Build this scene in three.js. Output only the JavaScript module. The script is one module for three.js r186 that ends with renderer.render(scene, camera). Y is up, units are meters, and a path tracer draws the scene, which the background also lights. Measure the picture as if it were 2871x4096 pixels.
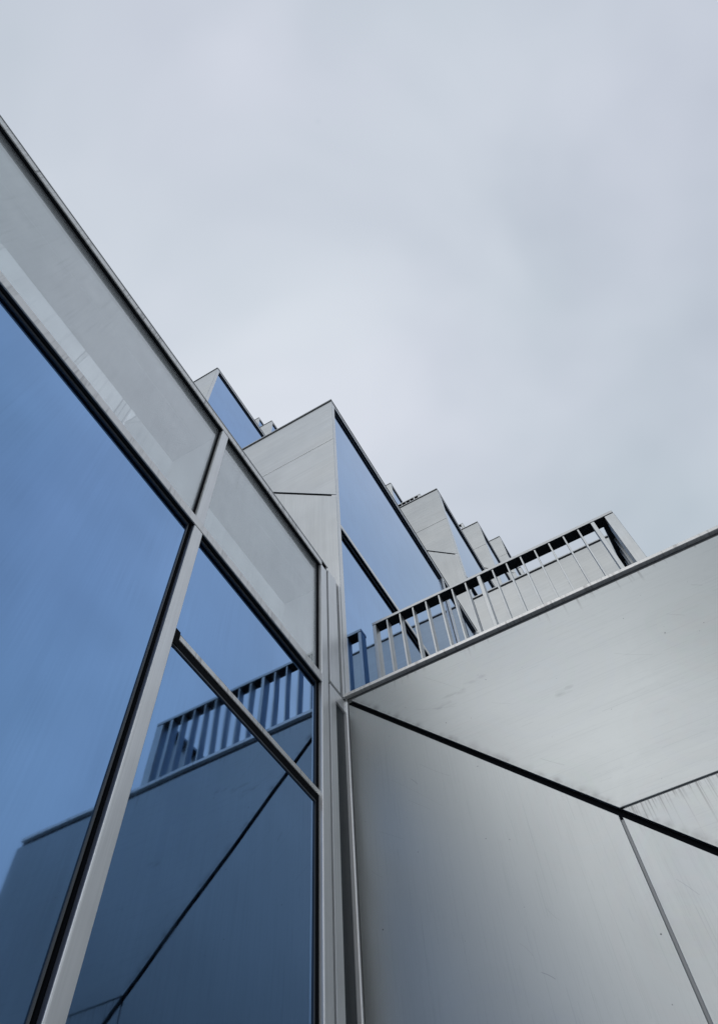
import * as THREE from 'three';
import { RoundedBoxGeometry } from 'three/addons/geometries/RoundedBoxGeometry.js';
import { mergeGeometries } from 'three/addons/utils/BufferGeometryUtils.js';
import { ImprovedNoise } from 'three/addons/math/ImprovedNoise.js';

/* ------------------------------------------------------------------ camera, sky, sun, exposure */
const EYE = 1.6;                                   // eye height; all heights below are written from the eye and lifted by EYE
const scene = new THREE.Scene();
const camera = new THREE.PerspectiveCamera(73.57, 717 / 1024, 0.05, 600);
camera.matrixAutoUpdate = true;
{
  const right = new THREE.Vector3(0.8635, -0.0271, -0.5036), up = new THREE.Vector3(0.4605, 0.4493, 0.7656), back = new THREE.Vector3(0.2055, -0.8930, 0.4004);
  const m = new THREE.Matrix4().makeBasis(right, up, back);
  camera.quaternion.setFromRotationMatrix(m);
  camera.position.set(0, EYE, 0);
  camera.setViewOffset(2871, 4096, 80.26, 185.56, 2871, 4096);   // the photograph is a crop: its optical axis lies a little left of and above the middle
}
const renderer = new THREE.WebGLRenderer({ antialias: true });
renderer.setSize(717, 1024);
renderer.toneMapping = THREE.LinearToneMapping;
renderer.toneMappingExposure = 1.0;
renderer.shadowMap.enabled = true;

const SUN = new THREE.Vector3(-0.08, 0.62, 0.78).normalize();
{
  const noise = new ImprovedNoise(), W = 1024, H = 512, data = new Float32Array(W * H * 4);
  const fbm = (x, y, z, o) => { let s = 0, a = 0.5; for (let i = 0; i < o; i++) { s += a * noise.noise(x, y, z); x *= 2.03; y *= 2.03; z *= 2.03; a *= 0.5; } return s; };
  for (let j = 0; j < H; j++) {
    const el = ((j + 0.5) / H - 0.5) * Math.PI, y = Math.sin(el), c = Math.cos(el);
    for (let i = 0; i < W; i++) {
      const az = ((i + 0.5) / W - 0.5) * 2 * Math.PI, x = c * Math.cos(az), z = c * Math.sin(az);
      // cloud deck: sample the direction on a slightly flattened dome, so that patches stretch towards the horizon
      const k = 1 / (Math.max(y, 0) + 0.55), px = x * k, pz = z * k;
      const wx = 0.5 * fbm(px * 1.3 + 7, pz * 1.3, 3.1, 3), wz = 0.5 * fbm(px * 1.3, pz * 1.3 + 5, 9.7, 3);
      const big = fbm(px * 1.5 + wx + 2.2, pz * 1.5 + wz + 4.4, 1.7, 5), mid = fbm(px * 4.2 + wx * 2, pz * 4.2 + wz * 2, 5.3, 4), tint = fbm(px * 2.6 + 11, pz * 2.6 + 3, 8.8, 4);
      const dot = x * SUN.x + y * SUN.y + z * SUN.z, glow = Math.exp((dot - 1) * 7);
      const blob = Math.acos(Math.min(1, x * -0.17 + y * 0.955 + z * -0.24));
      let L = 0.59 - 0.05 * Math.tanh(x * 1.8) + 0.115 * Math.exp(-blob * blob * 7) + 0.14 * big + 0.14 * mid + 0.10 * glow - 0.075 * Math.min(1, Math.max(0, (z + 0.18) / 0.36)) * Math.min(1, Math.max(0, (y - 0.55) / 0.35));
      const w = Math.min(1, Math.max(0, (L - 0.54) / 0.2));
      const o = (j * W + i) * 4;
      data[o] = L * (0.893 + 0.05 * w + 0.045 * tint); data[o + 1] = L * (0.996 - 0.015 * tint); data[o + 2] = L * (1.145 - 0.04 * w + 0.04 * tint); data[o + 3] = 1;
    }
  }
  const sky = new THREE.DataTexture(data, W, H, THREE.RGBAFormat, THREE.FloatType);
  sky.mapping = THREE.EquirectangularReflectionMapping; sky.magFilter = THREE.LinearFilter; sky.needsUpdate = true;
  scene.background = sky; scene.environment = sky;
}
const sun = new THREE.DirectionalLight(0xfffcf8, 0.5);
sun.position.copy(SUN).multiplyScalar(80); sun.target.position.set(0, 8, -6);
sun.castShadow = true; sun.shadow.radius = 60; sun.shadow.mapSize.set(2048, 2048);
Object.assign(sun.shadow.camera, { left: -45, right: 45, top: 45, bottom: -45, near: 1, far: 180 });
scene.add(sun, sun.target);

/* ------------------------------------------------------------------ helpers */
let seed = 7;
const rnd = () => { seed = (seed * 1664525 + 1013904223) >>> 0; return seed / 4294967296; };
const used = new Map();
const numbered = (n) => { const k = used.get(n) ?? 0; used.set(n, k + 1); return k ? `${n}_${String(k).padStart(3, '0')}` : n; };
const bases = new WeakMap();
function thing(name, label, category, [x, y, z], group) {
  const o = new THREE.Group(); o.name = numbered(name); o.position.set(x, y + EYE, z); o.userData = { label, category };
  if (group) o.userData.group = group;
  bases.set(o, o.position.clone()); scene.add(o); return o;
}
function put(parent, name, geo, mat, label) {           // geo is written in world metres, heights from the eye
  const b = bases.get(parent); geo = geo.clone(); geo.translate(-b.x, EYE - b.y, -b.z);
  const m = new THREE.Mesh(geo, mat); m.name = name; m.castShadow = m.receiveShadow = true;
  if (label) m.userData.label = label;
  bases.set(m, b); parent.add(m); return m;
}
function metres(g) {                                    // planar uv in metres, by the main axis of the normal
  const p = g.attributes.position, n = g.attributes.normal, uv = new Float32Array(p.count * 2);
  for (let i = 0; i < p.count; i++) {
    const ax = Math.abs(n.getX(i)), ay = Math.abs(n.getY(i)), az = Math.abs(n.getZ(i));
    if (ay > ax && ay > az) { uv[2 * i] = p.getX(i); uv[2 * i + 1] = p.getZ(i); } else if (ax > az) { uv[2 * i] = p.getZ(i); uv[2 * i + 1] = p.getY(i); } else { uv[2 * i] = p.getX(i); uv[2 * i + 1] = p.getY(i); }
  }
  g.setAttribute('uv', new THREE.BufferAttribute(uv, 2)); return g;
}
function box(x0, x1, y0, y1, z0, z1, r = 0.004) {
  const w = Math.abs(x1 - x0), h = Math.abs(y1 - y0), d = Math.abs(z1 - z0), rr = Math.min(r, w * 0.3, h * 0.3, d * 0.3);
  const g = rr > 0.0008 ? new RoundedBoxGeometry(w, h, d, 2, rr) : new THREE.BoxGeometry(w, h, d);
  g.translate((x0 + x1) / 2, (y0 + y1) / 2, (z0 + z1) / 2); return metres(g);
}
function slab(pts, z, t = 0.02, bev = 0.003) {         // a cut sheet standing across z, its outer face at z, turned towards +z
  const s = new THREE.Shape(pts.map(([x, y]) => new THREE.Vector2(x, y)));
  const g = new THREE.ExtrudeGeometry(s, { depth: t - bev, bevelEnabled: true, bevelThickness: bev, bevelSize: bev, bevelOffset: -bev, bevelSegments: 2 });
  g.translate(0, 0, z - t); return metres(g);
}
const merged = (list) => mergeGeometries(list.map((g) => (g.index ? g.toNonIndexed() : g)));

/* ------------------------------------------------------------------ procedural surfaces */
function field(W, H, f) {                               // a grey picture from f(u, v) -> 0..1
  const d = new Uint8Array(W * H * 4);
  for (let y = 0; y < H; y++) for (let x = 0; x < W; x++) {
    const v = f(x, y), o = (y * W + x) * 4;
    if (Array.isArray(v)) { for (let c = 0; c < 3; c++) d[o + c] = Math.max(0, Math.min(255, v[c] * 255)); } else d[o] = d[o + 1] = d[o + 2] = Math.max(0, Math.min(255, v * 255));
    d[o + 3] = 255;
  }
  return d;
}
function tex(W, H, d, srgb) {
  const t = new THREE.DataTexture(d, W, H); t.wrapS = t.wrapT = THREE.RepeatWrapping; t.magFilter = THREE.LinearFilter; t.minFilter = THREE.LinearMipmapLinearFilter; t.generateMipmaps = true;
  if (srgb) t.colorSpace = THREE.SRGBColorSpace; t.needsUpdate = true; return t;
}
// tiling value noise with its own cell counts
function tile(cx, cy, s) {
  let q = s; const r = () => { q = (q * 1664525 + 1013904223) >>> 0; return q / 4294967296; };
  const g = Array.from({ length: cx * cy }, r), sm = (t) => t * t * (3 - 2 * t);
  return (u, v) => {
    const x = (u * cx) % cx, y = (v * cy) % cy, i = Math.floor(x), j = Math.floor(y), a = sm(x - i), b = sm(y - j), i1 = (i + 1) % cx, j1 = (j + 1) % cy;
    return (g[j * cx + i] * (1 - a) + g[j * cx + i1] * a) * (1 - b) + (g[j1 * cx + i] * (1 - a) + g[j1 * cx + i1] * a) * b;
  };
}
// brushed sheet: lines along v, 3.7 m a tile
const N = 1024;
const b1 = tile(512, 6, 11), b2 = tile(190, 4, 12), b3 = tile(60, 3, 13), bl = tile(7, 7, 14), bm = tile(23, 23, 15), bf = tile(400, 14, 16);
const brushed = (x, y) => { const u = x / N, v = y / N; return 0.34 * b1(u, v) + 0.22 * b2(u, v) + 0.20 * b3(u, v) + 0.24 * bf(u, v); };
const brushColour = field(N, N, (x, y) => { const u = x / N, v = y / N, s = 0.955 + 0.085 * (brushed(x, y) - 0.5) + 0.05 * (bl(u, v) - 0.5) + 0.02 * (bm(u, v) - 0.5); return [s * (1 + 0.010 * (bl(v, u) - 0.5)), s, s * (1 - 0.014 * (bl(v, u) - 0.5))]; });
const brushRough = field(N, N, (x, y) => { const u = x / N, v = y / N; return 0.80 + 0.05 * (brushed(x, y) - 0.5) + 0.03 * (bl(v, u) - 0.5); });
const brushBump = field(N, N, (x, y) => brushed(x, y));
function oriented(d, srgb, along, size, off = 0) {
  const t = tex(N, N, d, srgb); t.repeat.set(1 / size, 1 / size); if (along === 'x') t.rotation = Math.PI / 2; t.offset.set(off, off * 0.7); return t;
}
const mat = (o, C = THREE.MeshStandardMaterial) => new C(o);
const lin = (r, g, b) => new THREE.Color().setRGB(r, g, b);
function sheet(along, colour, rough = 0.55, size = 3.7, off = 0, extra = {}) {
  return mat({ color: colour, metalness: 0.9, roughness: rough, map: oriented(brushColour, true, along, size, off), roughnessMap: oriented(brushRough, false, along, size, off), bumpMap: oriented(brushBump, false, along, size, off), bumpScale: 0.00004, ...extra });
}
const ALU = lin(0.440, 0.463, 0.469), ALU2 = lin(0.62, 0.637, 0.628);
const M = {};
M.sheetX = sheet('x', ALU2, 0.5, 3.7, 0.13); M.farX = sheet('x', lin(0.50, 0.515, 0.508), 0.55, 3.7, 0.33); M.farY = sheet('y', lin(0.50, 0.515, 0.508), 0.55, 3.7, 0.61);
M.sheetY = sheet('y', ALU2, 0.5, 3.7, 0.41);
M.frame = sheet('y', lin(0.95, 0.95, 0.935), 0.42, 2.6, 0.2, { bumpScale: 0.00003, metalness: 0.45 });
M.frameX = sheet('x', lin(0.93, 0.93, 0.915), 0.42, 2.6, 0.7, { bumpScale: 0.00003, metalness: 0.45 });
M.capping = sheet('x', lin(0.46, 0.475, 0.48), 0.55, 1.1, 0.3);
M.reveal = mat({ color: lin(0.30, 0.31, 0.315), metalness: 0.7, roughness: 0.55 });
M.sideShade = mat({ color: lin(0.16, 0.18, 0.23), metalness: 0.6, roughness: 0.45 });  // shaded side of the mullions, its reflection tone put into the colour
M.gap = mat({ color: lin(0.13, 0.137, 0.14), metalness: 0.5, roughness: 0.6 });
M.slot = mat({ color: lin(0.018, 0.026, 0.031), roughness: 0.45 });
M.joint = mat({ color: lin(0.12, 0.125, 0.13), roughness: 0.7 });
M.gasket = mat({ color: lin(0.006, 0.007, 0.009), roughness: 0.8, specularIntensity: 0.15 }, THREE.MeshPhysicalMaterial);
M.bead = mat({ color: lin(0.13, 0.14, 0.15), roughness: 0.5, metalness: 0.3 });
M.liner = mat({ color: lin(0.86, 0.87, 0.87), roughness: 0.6 });
M.deckPale = mat({ color: lin(0.66, 0.66, 0.64), roughness: 0.9 });
M.underside = mat({ color: lin(0.011, 0.015, 0.019), roughness: 0.7, specularIntensity: 0.3 }, THREE.MeshPhysicalMaterial);  // shade below fascias and rails, painted into a near-black colour
M.roof = mat({ color: lin(0.07, 0.07, 0.07), roughness: 0.9 });
M.core = mat({ color: lin(0.08, 0.083, 0.087), roughness: 0.9 });
M.steelRail = sheet('y', lin(0.60, 0.615, 0.61), 0.6, 0.9, 0.5);
M.steelRailX = sheet('x', lin(0.56, 0.57, 0.57), 0.6, 0.9, 0.1);
M.bolt = mat({ color: lin(0.03, 0.03, 0.03), roughness: 0.5, metalness: 0.5 });
// drip-stained fascia: streaks run down the face
const f1 = tile(160, 2, 31), f2 = tile(420, 3, 32), f3 = tile(34, 2, 33), f4 = tile(9, 3, 34);
const dirty = field(N, 256, (x, y) => { const u = x / N, v = y / 256; let s = 0.5 * f1(u, v) + 0.3 * f2(u, v) + 0.35 * f3(u, v) - 0.58; s = Math.max(0, s) * (0.4 + 1.2 * f4(u, v)); const k = 0.97 - 0.5 * s - 0.04 * f4(u, v); return [k, k * 0.995, k * 0.985]; });
M.fascia = mat({ color: lin(0.92, 0.915, 0.90), metalness: 0.45, roughness: 0.40, map: (() => { const t = tex(N, 256, dirty, true); t.repeat.set(1 / 2.3, 1 / 0.6); return t; })(), bumpMap: oriented(brushBump, false, 'y', 1.7, 0), bumpScale: 0.0003 });
// solar-control glass: a coated, blue, mirror-like pane with a film of dust and rain marks
const d1 = tile(260, 5, 41), d2 = tile(12, 12, 42), d3 = tile(70, 3, 43);
const dusty = field(512, 512, (x, y) => { const u = x / 512, v = y / 512, s = 0.985 - 0.025 * d2(u, v) + 0.03 * (d1(u, v) - 0.5) * d2(v, u) + 0.008 * (d3(u, v) - 0.5); return s; });
const dustyRough = field(512, 512, (x, y) => { const u = x / 512, v = y / 512; return 0.35 + 0.5 * d2(u, v) + 0.35 * (d1(u, v) - 0.5); });
const rep = (t, s) => { t.repeat.set(1 / s, 1 / s); return t; };
const w1 = tile(5, 4, 61), w2 = tile(11, 9, 62);
const warp = field(256, 256, (x, y) => 0.7 * w1(x / 256, y / 256) + 0.3 * w2(x / 256, y / 256));
M.solar = mat({ bumpMap: rep(tex(256, 256, warp, false), 3.1), bumpScale: 0.0011, color: lin(0.25, 0.435, 0.73), metalness: 1, roughness: 0.05, map: rep(tex(512, 512, dusty, true), 2.6), roughnessMap: rep(tex(512, 512, dustyRough, false), 2.6) });
const smeary = field(512, 512, (x, y) => { const u = x / 512, v = y / 512; return 1.0 - 0.018 * d2(v, u) - 0.07 * Math.max(0, d1(u, v) - 0.66) * (0.2 + d2(u, v)) - 0.012 * d3(u, v) * d2(u, v); });
M.clear = mat({ map: rep(tex(512, 512, smeary, true), 1.9), color: lin(0.97, 1.0, 1.0), transmission: 1, thickness: 0, roughness: 0.03, ior: 1.5, metalness: 0.48 }, THREE.MeshPhysicalMaterial);

M.paleGlass = mat({ color: lin(0.97, 0.97, 0.96), metalness: 0.9, roughness: 0.08 });
M.soffit = mat({ color: lin(0.13, 0.14, 0.15), roughness: 0.6 });

/* the marks on the near wall: run-off under the joints, grime along the open joint, faint scratches and blotches. One picture for the whole wall, 3.7 m square */
const WALL = { x0: -2.15, y0: 0.72, s: 3.72 };
function wallSkin(along) {
  const S = 2048, c = document.createElement('canvas'); c.width = c.height = S;
  const g = c.getContext('2d'), X = (x) => (x - WALL.x0) / WALL.s * S, Y = (y) => S - (y - WALL.y0) / WALL.s * S;
  g.fillStyle = '#f4f4f3'; g.fillRect(0, 0, S, S);
  let q = along === 'x' ? 5 : 9; const r = () => { q = (q * 1664525 + 1013904223) >>> 0; return q / 4294967296; };
  for (let i = 0; i < 5200; i++) {                     // brushing
    const L = 30 + 420 * r() * r(), a = 0.024 + 0.065 * r(), x = r() * S, y = r() * S;
    g.strokeStyle = r() < 0.5 ? `rgba(255,255,255,${a * 1.4})` : `rgba(120,124,128,${a})`; g.lineWidth = 0.7 + 1.8 * r() * r(); g.beginPath();
    if (along === 'x') { g.moveTo(x - L / 2, y); g.lineTo(x + L / 2, y + (r() - 0.5) * 3); } else { g.moveTo(x, y - L / 2); g.lineTo(x + (r() - 0.5) * 3, y + L / 2); }
    g.stroke();
  }
  for (let i = 0; i < 46; i++) {                       // soft blotches
    const x = r() * S, y = r() * S, R = 90 + 330 * r(), a = 0.03 + 0.05 * r(), w = r();
    const gr = g.createRadialGradient(x, y, 0, x, y, R); const col = w < 0.33 ? '150,156,178' : w < 0.66 ? '168,178,165' : '182,172,172';
    gr.addColorStop(0, `rgba(${col},${a})`); gr.addColorStop(1, `rgba(${col},0)`); g.fillStyle = gr; g.fillRect(x - R, y - R, 2 * R, 2 * R);
  }
  const drip = (x, y, L, w, a) => { const gr = g.createLinearGradient(0, Y(y), 0, Y(y) + L); gr.addColorStop(0, `rgba(96,90,88,${a})`); gr.addColorStop(1, 'rgba(96,90,88,0)'); g.fillStyle = gr; g.fillRect(X(x) - w / 2, Y(y), w, L); };
  for (let i = 0; i < 150; i++) drip(-0.33 + 1.85 * r(), 2.645, 20 + 190 * r() * r(), 1.5 + 6 * r() * r(), 0.10 + 0.30 * r() * r());      // under the level joint
  for (let i = 0; i < 70; i++) drip(-2.1 + 3.6 * r(), 4.40, 12 + 90 * r() * r(), 2 + 8 * r(), 0.05 + 0.20 * r() * r());                 // under the capping
  for (let i = 0; i < 420; i++) {                      // grime gathered along the upper lip of the open joint
    const t = r(), x = -2.08 + 3.5 * t, y = 4.43 - 0.02 - (x + 2.1) + 0.03, R = 6 + 26 * r() * r(), a = 0.03 + 0.06 * r();
    const gr = g.createRadialGradient(X(x), Y(y) - R * 0.4, 0, X(x), Y(y) - R * 0.4, R); gr.addColorStop(0, `rgba(104,98,100,${a})`); gr.addColorStop(1, 'rgba(104,98,100,0)'); g.fillStyle = gr; g.fillRect(X(x) - R, Y(y) - 1.4 * R, 2 * R, 2 * R);
  }
  g.lineCap = 'round';
  for (let i = 0; i < 34; i++) {                       // scratches
    const x = r() * S, y = r() * S, L = 40 + 260 * r() * r(), a = (along === 'x' ? 0.35 : 0.6) + r() * 0.5; g.strokeStyle = `rgba(88,90,94,${0.10 + 0.22 * r()})`; g.lineWidth = 0.8 + 0.8 * r();
    g.beginPath(); g.moveTo(x, y); g.quadraticCurveTo(x + L * 0.5 * Math.cos(a) + 14 * (r() - 0.5), y + L * 0.5 * Math.sin(a) + 14 * (r() - 0.5), x + L * Math.cos(a), y + L * Math.sin(a)); g.stroke();
  }
  for (let i = 0; i < 60; i++) { g.fillStyle = `rgba(60,60,62,${0.25 + 0.5 * r()})`; g.beginPath(); g.arc(r() * S, r() * S, 1 + 2.4 * r() * r(), 0, 7); g.fill(); }
  for (const [x, y] of [[-1.15, 3.98], [-0.95, 4.05], [-0.35, 3.6], [-1.25, 3.92]]) {   // hand smears near the top
    g.fillStyle = 'rgba(110,104,104,0.035)'; for (let k = 0; k < 9; k++) { g.beginPath(); g.ellipse(X(x + 0.16 * (r() - 0.5)), Y(y + 0.05 * (r() - 0.5)), 26 * r() + 8, 4 + 5 * r(), 0.1, 0, 7); g.fill(); }
  }
  const t = new THREE.CanvasTexture(c); t.colorSpace = THREE.SRGBColorSpace; t.wrapS = t.wrapT = THREE.RepeatWrapping; t.repeat.set(1 / WALL.s, 1 / WALL.s); t.offset.set(-WALL.x0 / WALL.s, -(WALL.y0) / WALL.s); return t;
}
const wallMat = (along, rough) => mat({ color: ALU, metalness: 0.92, roughness: rough, map: wallSkin(along), roughnessMap: oriented(brushRough, false, along, 3.7, 0.13), bumpMap: oriented(brushBump, false, along, 2.6, 0.13), bumpScale: 0.00004 });
M.wallX = wallMat('x', 0.51); M.wallY = wallMat('y', 0.52);

/* ------------------------------------------------------------------ ground */
{
  const t = tile(64, 64, 51), t2 = tile(400, 400, 52), paving = field(512, 512, (x, y) => 0.66 + 0.05 * t(x / 512, y / 512) + 0.06 * (t2(x / 512, y / 512) - 0.5));
  const g = new THREE.PlaneGeometry(1200, 1200); g.rotateX(-Math.PI / 2);
  const tx = tex(512, 512, paving, true); tx.repeat.set(300, 300);
  const ground = new THREE.Mesh(g, mat({ color: 0xffffff, map: tx, roughness: 0.92 })); ground.name = 'ground'; ground.receiveShadow = true; ground.userData.kind = 'structure'; scene.add(ground);
}

/* unseen trees added behind the viewer to the right, so the brushed wall mirrors darkly into the panes */
{
  const leaf = new THREE.IcosahedronGeometry(1, 1), count = 2000, crowns = new THREE.InstancedMesh(leaf, mat({ color: lin(0.045, 0.062, 0.03), roughness: 0.9 }), count), m = new THREE.Matrix4(), q = new THREE.Quaternion(), e = new THREE.Euler();
  for (let i = 0; i < count; i++) {
    const k = Math.floor(rnd() * 5), a = (33 + k * 6.8) * Math.PI / 180, R = 13 + 1.5 * Math.sin(k * 2.1), h = 12.5 + 1.2 * Math.sin(k * 1.7), u = rnd() * 6.283, v = Math.acos(2 * rnd() - 1), w = 0.55 + 0.45 * Math.cbrt(rnd());
    const p = new THREE.Vector3(R * Math.sin(a) + 1.9 * w * Math.sin(v) * Math.cos(u), 0.54 * h + 0.48 * h * w * Math.cos(v), R * Math.cos(a) + 1.9 * w * Math.sin(v) * Math.sin(u));
    const s = 0.22 + 0.35 * rnd(); q.setFromEuler(e.set(rnd() * 6, rnd() * 6, rnd() * 6)); crowns.setMatrixAt(i, m.compose(p, q, new THREE.Vector3(s, s * (0.6 + 0.5 * rnd()), s)));
  }
  crowns.name = 'added_dark_trees'; crowns.userData = { kind: 'stuff', label: 'unseen dark trees added to darken the reflection of the metal wall', category: 'trees' }; scene.add(crowns);
}

/* ------------------------------------------------------------------ the stepped building, block by block */
const GROUP = 'stepped metal and glass blocks of the building';
const G = -EYE;                                         // ground, seen from the eye

// a wall of coated glass in the plane x, its frame standing 0.075 m proud; it runs back from z = za to z = zb
function glassSide(t, x, za, zb, y0, y1, { transoms = [], mullions = [], lead = 0.10, light = 0.09, trail = 0.09, second = 0 } = {}) {
  const xf = x, xg = x - 0.05, zs = [za - lead, ...mullions, zb + trail], ys = [y0, ...transoms, y1 - light];
  put(t, 'top_fascia', box(xf - 0.012, xf, y1 - light, y1, za - 0.012, zb, 0.004), M.frameX);
  put(t, 'fascia_underside_shade', box(xg - 0.02, xf - 0.013, y1 - light + 0.004, y1, za - 0.012, zb, 0), M.underside);  // dark sheet standing in for the shade under the fascia
  put(t, 'capping', box(xf - 0.12, xf + 0.012, y1 + 0.002, y1 + 0.018, za - 0.012, zb, 0.003), M.reveal);
  put(t, 'corner_mullion', box(xg - 0.03, xf, y0, y1 - light, za - 0.004, za - lead, 0.008), M.frame);
  if (second) put(t, 'jamb_strip', box(xg - 0.03, xf - 0.014, y0, y1 - light, za - lead - 0.004, za - lead - second, 0.004), M.frame);
  put(t, 'end_mullion', box(xg - 0.03, xf - 0.004, y0, y1 - light, zb + trail, zb, 0.006), M.frame);
  for (const m of mullions) put(t, 'mullion', box(xg - 0.03, xf - 0.004, y0, y1 - light - 0.002, m + 0.035, m - 0.035, 0.006), M.frame);
  for (const y of transoms) { put(t, 'transom', box(xf - 0.012, xf - 0.002, y - 0.035, y + 0.04, za - lead - 0.002, zb + trail + 0.002, 0.003), M.frameX); put(t, 'transom_gasket', box(xg - 0.01, xf - 0.013, y - 0.031, y + 0.034, za - lead - 0.002, zb + trail + 0.002, 0), M.gasket); }
  for (let i = 0; i + 1 < zs.length; i++) for (let j = 0; j + 1 < ys.length; j++) {
    const a = zs[i] - (i ? 0.03 : second), b = zs[i + 1] + (i + 2 < zs.length ? 0.03 : 0), top = j + 2 < ys.length ? ys[j + 1] - 0.031 : ys[j + 1];
    const p = put(t, 'window_pane', box(xg - 0.016, xg, ys[j] + 0.02, ys[j + 1] + 0.035, a, b, 0), M.solar);
    put(p, 'glazing_bead', merged([box(xg + 0.001, xg + 0.009, top - 0.008, top + 0.004, a - 0.012, b + 0.012, 0), box(xg + 0.001, xg + 0.009, ys[j] + 0.04, top - 0.012, b + 0.012, b, 0)]), M.bead);
  }
}
const core = (t, x0, x1, y1, z0, z1) => { put(t, 'rear_wall', box(x0, x1, G + 0.004, y1, z0, z1, 0), M.core); };

// the metal gable of a tall block, turned to us: right corner at (xc, yt), plane z; a level joint and a joint cut at 45 degrees
function gable(t, xc, xl, yt, yb, z, J = 1.70, D = 3.56, SX = M.sheetX, SY = M.sheetY) {
  const g = 0.007, yj = yt - J, yd = yt - D, run = D - J;
  put(t, 'capping', box(xl, xc + 0.004, yt - 0.03, yt, z - 0.25, z + 0.022, 0.004), M.capping);
  put(t, 'shadow_gap', box(xl, xc - 0.02, yt - 0.065, yt - 0.032, z - 0.05, z - 0.022, 0), M.joint);
  put(t, 'cladding_panel', slab([[xl, yt - 0.065], [xl, yj + g], [xc, yj + g], [xc, yt - 0.065]], z), SX);
  const xk = xc - run;                                   // where the cut joint meets the level one
  put(t, 'cladding_panel', slab([[xk + 0.03, yj - g], [xc, yd + 0.02], [xc, yj - g]], z), SX);
  put(t, 'cladding_panel', slab([[xl, yj - g], [xk - 0.03, yj - g], [xc, yd - 0.03], [xc, yb], [xl, yb]], z), SY);
  put(t, 'joint_gasket', slab([[xk - 0.12, yj + 0.06], [xk + 0.02, yj + 0.06], [xc - 0.004, yd + 0.09], [xc - 0.004, yd - 0.09]], z - 0.014, 0.012, 0), M.gasket);
  put(t, 'backing_sheet', box(xl + 0.01, xc - 0.006, yb, yt - 0.06, z - 0.06, z - 0.028, 0), M.joint);
}

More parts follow.
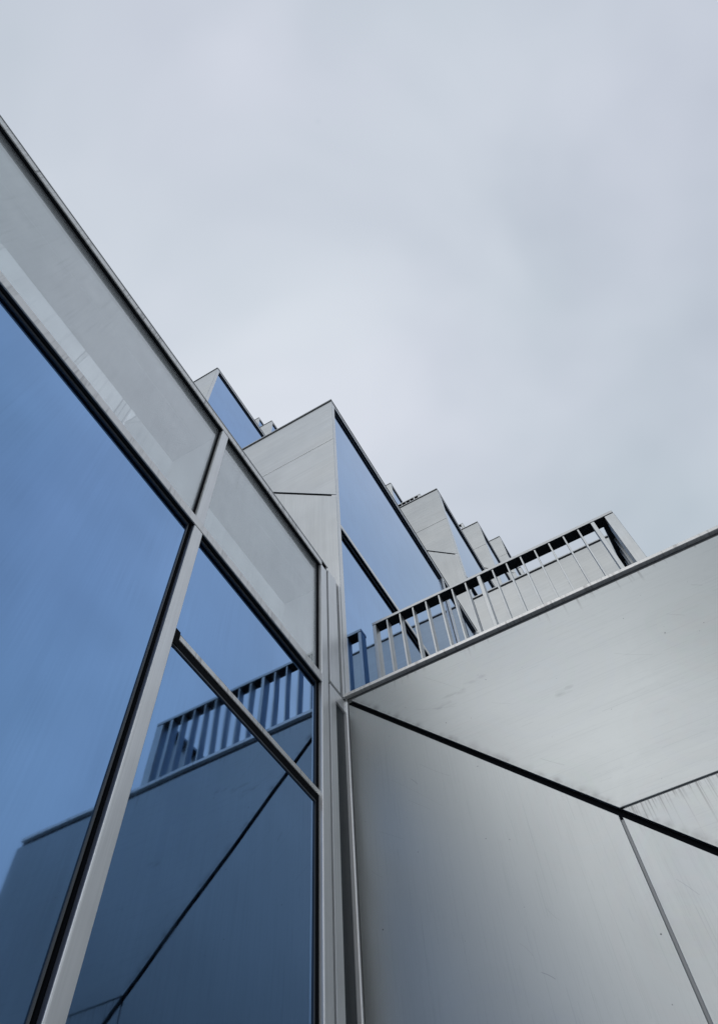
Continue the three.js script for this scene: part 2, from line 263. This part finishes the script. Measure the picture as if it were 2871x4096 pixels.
/* block 1: the glazed block on the left */
{
  const t = thing('glazed_block', 'large glazed block with blue panes at left, its upper band of clear glass', 'building', [-4.5, G, 0], GROUP);
  glazed(t, 0, 0, true);
}
function glazed(t, dx, dy, near) {
  const xf = -2.12 + dx, xg = -2.17 + dx, Y = (y) => y + dy, bottom = near ? G + 0.004 : dy - 4, zEnd = -3.592, zFar = 6.0;
  const strip = (name, y0, y1, m, z0 = -3.70, z1 = zFar, xa = xf - 0.012, xb = xf, r = 0.004) => put(t, name, box(xa, xb, Y(y0), Y(y1), z0, z1, r), m);
  const T0 = 5.978, T1 = 6.062, F0 = 4.289, F1 = 4.378;   // head fascia, floor fascia
  strip('top_fascia', T0, T1, M.fascia); strip('fascia_underside_shade', T0 + 0.004, T1, M.underside, -3.698, zFar, xf - 0.032, xf - 0.013, 0);  // underside sheet coloured near black for the shade below the fascia
  strip('head_gasket', T0 + 0.005, T1, M.gasket, -3.698, zFar, xg - 0.02, xf - 0.033, 0);
  strip('capping', T1 + 0.001, T1 + 0.012, M.capping, -3.72, zFar, xf - 0.62, xf + 0.005, 0.003);
  strip('floor_fascia', F0, F1, M.fascia, zEnd); strip('fascia_underside_shade', F0 + 0.004, F1 - 0.002, M.underside, zEnd + 0.002, zFar, xf - 0.032, xf - 0.013, 0);
  strip('head_gasket', F0 + 0.005, F1 - 0.002, M.gasket, zEnd + 0.002, zFar, xg - 0.02, xf - 0.033, 0);
  strip('sill', F1 + 0.001, F1 + 0.006, M.frameX, zEnd, zFar, xg + 0.01, xf - 0.002, 0.001);
  for (const [za, zb] of [[-1.797, -1.894], [1.83, 1.727], [5.4, 5.3]]) {
    put(t, 'mullion', box(xg - 0.02, xf - 0.003, bottom, Y(F0 - 0.002), za, zb, 0.008), M.frame);
    put(t, 'mullion', box(xg - 0.02, xf - 0.004, Y(F1 + 0.008), Y(T0 - 0.002), za + 0.008, zb + 0.012, 0.008), M.frame);
    put(t, 'mullion_side_shade', box(xg + 0.017, xf - 0.012, bottom, Y(F0 - 0.003), za + 0.003, za - 0.004, 0), M.sideShade);  // thin plate painting the darker, reflecting side of the mullion
    put(t, 'mullion_gasket', merged([box(xg + 0.002, xg + 0.018, bottom, Y(F0 - 0.004), za + 0.016, za + 0.001, 0), box(xg + 0.002, xg + 0.018, bottom, Y(F0 - 0.004), zb - 0.001, zb - 0.014, 0), box(xg + 0.002, xg + 0.018, Y(F1 + 0.01), Y(T0 - 0.003), za + 0.024, za + 0.009, 0)]), M.gasket);
  }
  put(t, 'corner_mullion', box(xg - 0.02, xf, bottom, Y(T1 + 0.002), zEnd, -3.698, 0.009), M.frame);
  put(t, 'mullion_gasket', box(xg + 0.002, xg + 0.016, bottom, Y(T0 - 0.003), zEnd + 0.001, zEnd + 0.028, 0), M.gasket);
  if (near) {                                            // the low transom of the bay beside the corner, with its swollen rubber
    put(t, 'transom', box(xg + 0.002, xg + 0.018, 3.228, 3.270, -1.965, -3.606, 0.003), M.fascia);
    const lump = new THREE.CatmullRomCurve3(Array.from({ length: 22 }, (_, i) => new THREE.Vector3(xg + 0.004, 3.274 + 0.006 * Math.max(0, Math.sin(i * 1.1 + 0.6)) * Math.exp(-i * 0.05), -1.90 - i * 0.0795)));
    put(t, 'transom_gasket', merged([box(xg + 0.001, xg + 0.012, 3.172, 3.226, -1.893, -3.59, 0), new THREE.TubeGeometry(lump, 80, 0.008, 6), box(xg + 0.001, xg + 0.016, 3.17, 3.29, -1.893, -1.963, 0)]), M.gasket);
  }
  const pane = (y0, y1, z0, z1, m, label) => {
    const p = put(t, 'window_pane', box(xg - 0.012, xg, Y(y0), Y(y1), z0, z1, 0), m, label), top = Math.min(y1, y1 > 5 ? T0 + 0.002 : y1 > 4 ? F0 + 0.002 : y1);
    put(p, 'glazing_bead', merged([box(xg + 0.001, xg + 0.009, Y(top - 0.012), Y(top), z0 - 0.001, z1 + 0.001, 0), box(xg + 0.001, xg + 0.008, Y(y0), Y(top - 0.013), z0 + 0.010, z0, 0), box(xg + 0.001, xg + 0.008, Y(y0), Y(top - 0.013), z1, z1 - 0.010, 0)]), M.bead);
  };
  const upper = near ? M.clear : M.paleGlass;
  for (const [z0, z1] of [[-1.775, 1.713], [1.846, 5.286]]) { pane(bottom - dy, F0 + 0.03, z0, z1, M.solar); pane(F1 + 0.008, T0 + 0.03, z0 - 0.002, z1, upper); }
  if (near) { pane(3.27, F0 + 0.03, -3.568, -1.906, M.solar); pane(bottom, 3.174, -3.568, -1.906, M.solar); } else pane(bottom - dy, F0 + 0.03, -3.568, -1.906, M.solar);
  pane(F1 + 0.008, T0 + 0.03, -3.568, -1.894, upper);
  // the deep box behind the clear band: soffit, fins, deck; open to the roof terrace at the back
  put(t, 'soffit_panel', box(xg - 0.022, xg - 0.235, Y(T0 + 0.006), Y(T0 + 0.05), -3.95, zFar, 0.002), M.soffit);
  put(t, 'soffit_panel', box(xg - 0.239, xg - (near ? 0.565 : 3.3), Y(T0 + 0.004), Y(T0 + 0.05), -3.95, zFar, 0.004), M.soffit);
  put(t, 'fin', box(xg - 0.02, xg - 0.555, Y(F1 + 0.02), Y(T0 + 0.004), -1.815, -1.925, 0.004), M.liner);
  put(t, 'fin', box(xg - 0.02, xg - 0.555, Y(F1 + 0.02), Y(T0 + 0.004), 1.82, 1.71, 0.004), M.liner);
  put(t, 'end_wall', box(xg + 0.02, xg - 0.57, Y(F1 + 0.02), Y(T0 + 0.004), -3.835, -3.93, 0.004), M.liner);
  put(t, 'roof_deck', box(xg - 0.02, xg - 3.4, Y(F1 - 0.08), Y(F1 + 0.004), -3.95, zFar, 0), M.deckPale);
  put(t, 'rear_wall', box(xg - 0.06, xg - 3.4, near ? G + 0.004 : G + 0.02, Y(F1 - 0.09), -3.95, zFar - 0.02, 0), M.core);
  // the narrow return beside the corner, in the plane of the frames
  put(t, 'corner_trim', box(xf - 0.09, xf - 0.024, bottom, Y(6.075), -3.701, -3.99, 0), M.reveal);
  put(t, 'corner_panel', box(xf - 0.03, xf - 0.004, Y(4.425), Y(6.062), -3.736, -3.906, 0.004), M.frame);
  put(t, 'corner_trim', box(xf - 0.03, xf - 0.006, bottom + 0.004, Y(4.395), -3.732, -3.828, 0.004), M.frame);
  put(t, 'corner_trim', box(xf - 0.03, xf - 0.002, Y(4.43), Y(6.07), -3.956, -3.986, 0.003), M.frame);
  put(t, 'corner_slot', box(xf - 0.088, xf - 0.022, bottom + 0.01, Y(4.275), -3.831, -3.993, 0), M.slot);
  put(t, 'lintel_trim', box(xf - 0.03, xf - 0.006, Y(4.280), Y(4.395), -3.832, -3.99, 0.003), M.frame);
}

/* block 2: the low wall on the right with its terrace */
{
  const t = thing('metal_clad_block', 'low brushed metal block at right under the railing, dark diagonal joint across it', 'building', [-0.3, G, -7], GROUP);
  const z = -4, xl = -2.098, xr = 1.5, top = 4.403, g = 0.008;
  put(t, 'capping', box(xl - 0.03, xr - 0.03, 4.458, 4.494, z - 0.32, z + 0.012, 0.005), M.fascia);
  put(t, 'shadow_gap', box(xl - 0.02, xr - 0.02, 4.400, 4.457, z - 0.10, z - 0.026, 0), M.gap);
  const dg = 0.030, on = (x) => 4.394 - (x + 2.10), lip = (y) => 4.394 + dg - y - 2.10;       // the open joint, at 45 degrees from the corner
  const jx = -0.347, jy = 2.652;
  put(t, 'cladding_panel', slab([[lip(top), top], [lip(jy + g * 0.7), jy + g * 0.7], [xr, jy + g * 0.7], [xr, top]], z, 0.022, 0.004), M.wallX, 'wide upper panel brushed level');
  put(t, 'cladding_panel', slab([[lip(jy - g * 0.7), jy - g * 0.7], [xr, on(xr) + dg], [xr, jy - g * 0.7]], z, 0.022, 0.004), M.wallX, 'stained triangular panel below the level joint');
  put(t, 'cladding_panel', slab([[xl, on(xl) - dg], [xl, G + 0.01], [jx - g, G + 0.01], [jx - g, on(jx - g) - dg]], z, 0.022, 0.004), M.wallY, 'tall panel brushed upright below the diagonal joint');
  put(t, 'cladding_panel', slab([[jx + g, on(jx + g) - dg], [jx + g, G + 0.01], [xr, G + 0.01], [xr, on(xr) - dg]], z, 0.022, 0.004), M.wallY);
  put(t, 'joint_gasket', slab([[xl, on(xl) + 0.03], [xl, on(xl) - 0.06], [xr - 0.01, on(xr) - 0.06], [xr - 0.01, on(xr) + 0.06], [xl + 0.03, on(xl) + 0.03]], z - 0.030, 0.008, 0), M.gasket, 'dark open joint running down at an angle');
  put(t, 'joint_strip', box(jx + 0.04, xr - 0.01, jy - 0.02, jy + 0.02, z - 0.010, z - 0.028, 0), M.reveal);
  put(t, 'joint_strip', box(jx - 0.02, jx + 0.02, G + 0.01, jy - 0.06, z - 0.010, z - 0.028, 0), M.reveal);
  put(t, 'edge_trim', box(-2.152, -2.106, G + 0.01, 4.40, z - 0.03, z + 0.012, 0.01), M.frame);
  put(t, 'rear_wall', box(xl - 0.004, xr - 0.12, G + 0.006, 3.9, z - 6.1, z - 0.0395, 0), M.core);
  put(t, 'parapet_wall', box(xl + 0.004, xr - 0.13, 3.9, 4.40, z - 0.30, z - 0.042, 0), M.core);
  put(t, 'terrace_deck', box(-2.05, xr - 0.05, 3.9, 3.96, -10.1, z - 0.3, 0), M.roof);
  glassSide(t, xr, z - 0.0, -10.1, G + 0.02, 4.40, { mullions: [-6.0, -8.1], transoms: [2.6] });
}

/* block 3: the tall block above the corner */
{
  const t = thing('metal_clad_block', 'tall metal and glass block rising behind the corner of the glazed block', 'building', [-4, G, -7.1], GROUP);
  gable(t, -2.124, -5.75, 11.655, G + 0.03, -4.0, 1.69, 3.55);
  glassSide(t, -2.122, -4.006, -10.2, 3.98, 11.57, { transoms: [7.44], mullions: [-8.5], lead: 0.085 });
  put(t, 'roof_deck', box(-5.72, -2.2, 11.3, 11.5, -10.1, -4.1, 0), M.roof);
  put(t, 'rear_wall', box(-5.74, -2.26, G + 0.008, 11.3, -10.15, -4.07, 0), M.core);
}

/* block 4: its upper neighbour behind the railing, with the wall of its own terrace */
function upper(label, z, xc, yTop, yBase, depth, wallTop, opts = {}) {
  const t = thing('metal_clad_block', label, 'building', [xc - 1.5, G, z - depth / 2], GROUP);
  gable(t, xc, xc - 3.62, yTop, G + 0.03, z, 1.715, 3.50, M.farX, M.farY);
  glassSide(t, xc + 0.003, z - 0.006, z - depth, yBase, yTop - 0.085, { lead: 0.12, second: 0.14, mullions: [z - depth + 1.75], transoms: [yTop - 4.2], ...opts });
  put(t, 'roof_deck', box(xc - 3.6, xc - 0.1, yTop - 0.4, yTop - 0.15, z - depth + 0.05, z - 0.1, 0), M.roof);
  put(t, 'rear_wall', box(xc - 3.61, xc - 0.14, G + 0.008, yTop - 0.4, z - depth + 0.03, z - 0.07, 0), M.core);
  if (wallTop) {                                         // the lower wall that carries on to the right
    const xr = 1.62;
    put(t, 'wall_capping', box(xc + 0.006, xr, wallTop - 0.035, wallTop, z - 0.3, z + 0.022, 0.004), M.capping);
    put(t, 'wall_panel', slab([[xc + 0.012, wallTop - 1.86], [xr, wallTop - 1.86], [xr, wallTop - 0.075], [xc + 0.012, wallTop - 0.075]], z), M.farX);
    put(t, 'wall_panel', slab([[xc + 0.012, G + 0.03], [xr, G + 0.03], [xr, wallTop - 1.875], [xc + 0.012, wallTop - 1.875]], z), M.farY);
    put(t, 'wall_backing', box(xc + 0.02, xr - 0.02, G + 0.02, wallTop - 0.036, z - 0.3, z - 0.024, 0), M.joint);
    put(t, 'terrace_deck', box(xc + 0.03, xr - 0.03, wallTop - 0.7, wallTop - 0.6, z - depth + 0.1, z - 0.3, 0), M.roof);
  }
  return t;
}
upper('metal block with glass side rising behind the middle of the near railing', -10.24, -2.01, 17.98, 11.9, 6.2, 12.68);
upper('third metal block of the row, its top left of the far railing end', -16.5, -2.01, 24.87, 18.9, 6.2, 19.5);
upper('fourth metal block of the row, its top just above the near handrail', -22.75, -1.935, 32.03, 25.5, 6.2, 0);
upper('farthest metal block of the row, glimpsed under the near handrail', -29, -2.0, 36.75, 32, 6.2, 0);

/* blocks on the upper tiers, further left and back */
function tier(label, x, xl, y, z, depth, yBase, near) {
  const t = thing('metal_clad_block', label, 'building', [x - 1.5, G, z - depth / 2], GROUP);
  const on = (xx) => y - 0.06 - (xx - xl), jx = xl + 1.76, jy = on(jx), g = 0.007;
  put(t, 'capping', box(xl, x + 0.004, y - 0.03, y, z - 0.25, z + 0.022, 0.004), M.capping);
  put(t, 'cladding_panel', slab([[xl + 0.03, y - 0.065], [jx, jy + g], [x, jy + g], [x, y - 0.065]], z), M.sheetX);
  put(t, 'cladding_panel', slab([[jx + 0.05, jy - g], [x, on(x) + 0.03], [x, jy - g]], z), M.sheetX);
  put(t, 'cladding_panel', slab([[xl, on(xl) - 0.03], [xl, yBase], [x, yBase], [x, on(x) - 0.03]], z), M.sheetY);
  put(t, 'joint_gasket', slab([[xl, on(xl) + 0.05], [xl, on(xl) - 0.06], [x - 0.01, on(x) - 0.06], [x - 0.01, on(x) + 0.05]], z - 0.014, 0.012, 0), M.gasket);
  put(t, 'backing_sheet', box(xl + 0.01, x - 0.006, yBase, y - 0.06, z - 0.06, z - 0.028, 0), M.joint);
  glassSide(t, x + 0.003, z - 0.006, z - depth, yBase, y - 0.03, { lead: 0.10, transoms: [y - 4.2], light: 0.075 });
  put(t, 'roof_deck', box(xl + 0.1, x - 0.12, y - 0.5, y - 0.3, z - depth + 0.05, z - 0.1, 0), M.roof);
  put(t, 'rear_wall', box(xl + 0.02, x - 0.14, G + 0.01, y - 0.5, z - depth + 0.04, z - 0.07, 0), M.core);
  return t;
}
tier('upper metal block with blue glass peeping over the edge of the glazed block', -5.78, -9.13, 19.03, -4.0, 6.15, 11.7);
tier('small far metal block, right one of the pair over the tall block roof', -8.84, -12.4, 31.5, -10.24, 6.1, 24);
tier('smallest far metal block, left one of the pair over the tall block roof', -12.36, -15.9, 41.9, -13.0, 6.1, 34);
tier('far metal block showing behind the top glass edge of the tall block', -5.48, -9.0, 31.72, -16.5, 6.1, 24);
{
  const t = thing('glazed_block', 'farther glazed block seen only through the clear band of the near glass', 'building', [-11.6, G, 0], GROUP);
  glazed(t, -7.06, 14.55, false);
}

/* ------------------------------------------------------------------ railings on the terraces */
function railing(label, dx, dy, dz, x0, x1, posts, ret = 1.7) {
  const t = thing('terrace_railing', label, 'railing', [dx + (x0 + x1) / 2, dy + 4.45, dz], 'flat bar railings on the terraces');
  const y1 = 6.130 + dy, y0 = y1 - 0.042, zf = dz, zb = dz - 0.128, foot = dy + 3.97, X0 = x0 + dx, X1 = x1 + dx;
  put(t, 'top_rail', box(X0, X1, y0 + 0.003, y1, zb, zf, 0.004), M.steelRailX);
  put(t, 'rail_underside_shade', box(X0 + 0.002, X1 - 0.002, y0, y0 + 0.006, zb + 0.002, zf - 0.004, 0), M.underside);  // dark strip painted in for the shade under the same steel rail
  put(t, 'rail_underside_shade', box(X1 - 0.144, X1 - 0.002, y0 - 0.001, y0 + 0.005, zb - ret, zb, 0), M.underside);
  put(t, 'return_rail', box(X1 - 0.146, X1, y0 + 0.004, y1 - 0.001, zb - ret, zb - 0.003, 0.004), M.steelRailX);
  put(t, 'bottom_rail', box(X0, X1, foot, foot + 0.03, zb + 0.02, zf - 0.02, 0.003), M.steelRailX);
  const px = posts.map((p) => p + dx), bolts = [];
  for (const p of px) {
    put(t, 'post', box(p - 0.02, p + 0.02, foot + 0.03, y0 - 0.001, zb + 0.012, zf - 0.004, 0.003), M.steelRail);
    for (const s of [-1, 1]) for (const q of [0.03, 0.09]) { if (p + s * 0.075 < X0 + 0.02) continue; const c = new THREE.CylinderGeometry(0.007, 0.007, 0.006, 10); c.translate(p + s * 0.075 + (q > 0.05 ? s * 0.012 : 0), y0 - 0.0025, zf - q); bolts.push(c); }
  }
  const bs = put(t, 'bolt', merged(bolts), M.bolt); bs.userData.kind = 'stuff';
  for (let i = 0; i + 1 < px.length; i++) { const n = Math.max(2, Math.round((px[i + 1] - px[i]) / 0.163)); for (let k = 1; k < n; k++) { const x = px[i] + (px[i + 1] - px[i]) * k / n; put(t, 'baluster', box(x - 0.0085, x + 0.0085, foot + 0.03, y0 - 0.001, zb + 0.026, zf - 0.008, 0.002), M.steelRail); } }
  put(t, 'end_post', box(X1 - 0.098, X1 + 0.004, foot + 0.03, y0 - 0.001, zb - 0.06, zf - 0.006, 0.005), M.steelRail);
  for (let k = 1; k * 0.163 < ret; k++) put(t, 'baluster', box(X1 - 0.105, X1 - 0.02, foot + 0.03, y0 - 0.001, zb - k * 0.163 - 0.03, zb - k * 0.163 - 0.047, 0.002), M.steelRail);
  return t;
}
railing('near flat bar railing with underside darkened as shade along the low metal wall at right', 0, 0, -4.67, -2.10, 0.772, [-2.078, -0.78, 0.54]);
railing('small distant railing on the roof of the second block in the row', -3.5, 13.31, -10.95, -1.6, 0.772, [-1.58, -0.52, 0.54]);
railing('tiny railing end on the roof of the third block in the row', -3.5, 20.16, -17.15, -1.6, 0.772, [-1.58, -0.52, 0.54]);

scene.traverse((o) => { if (o.isMesh) o.castShadow = o.receiveShadow = true; });
renderer.render(scene, camera);
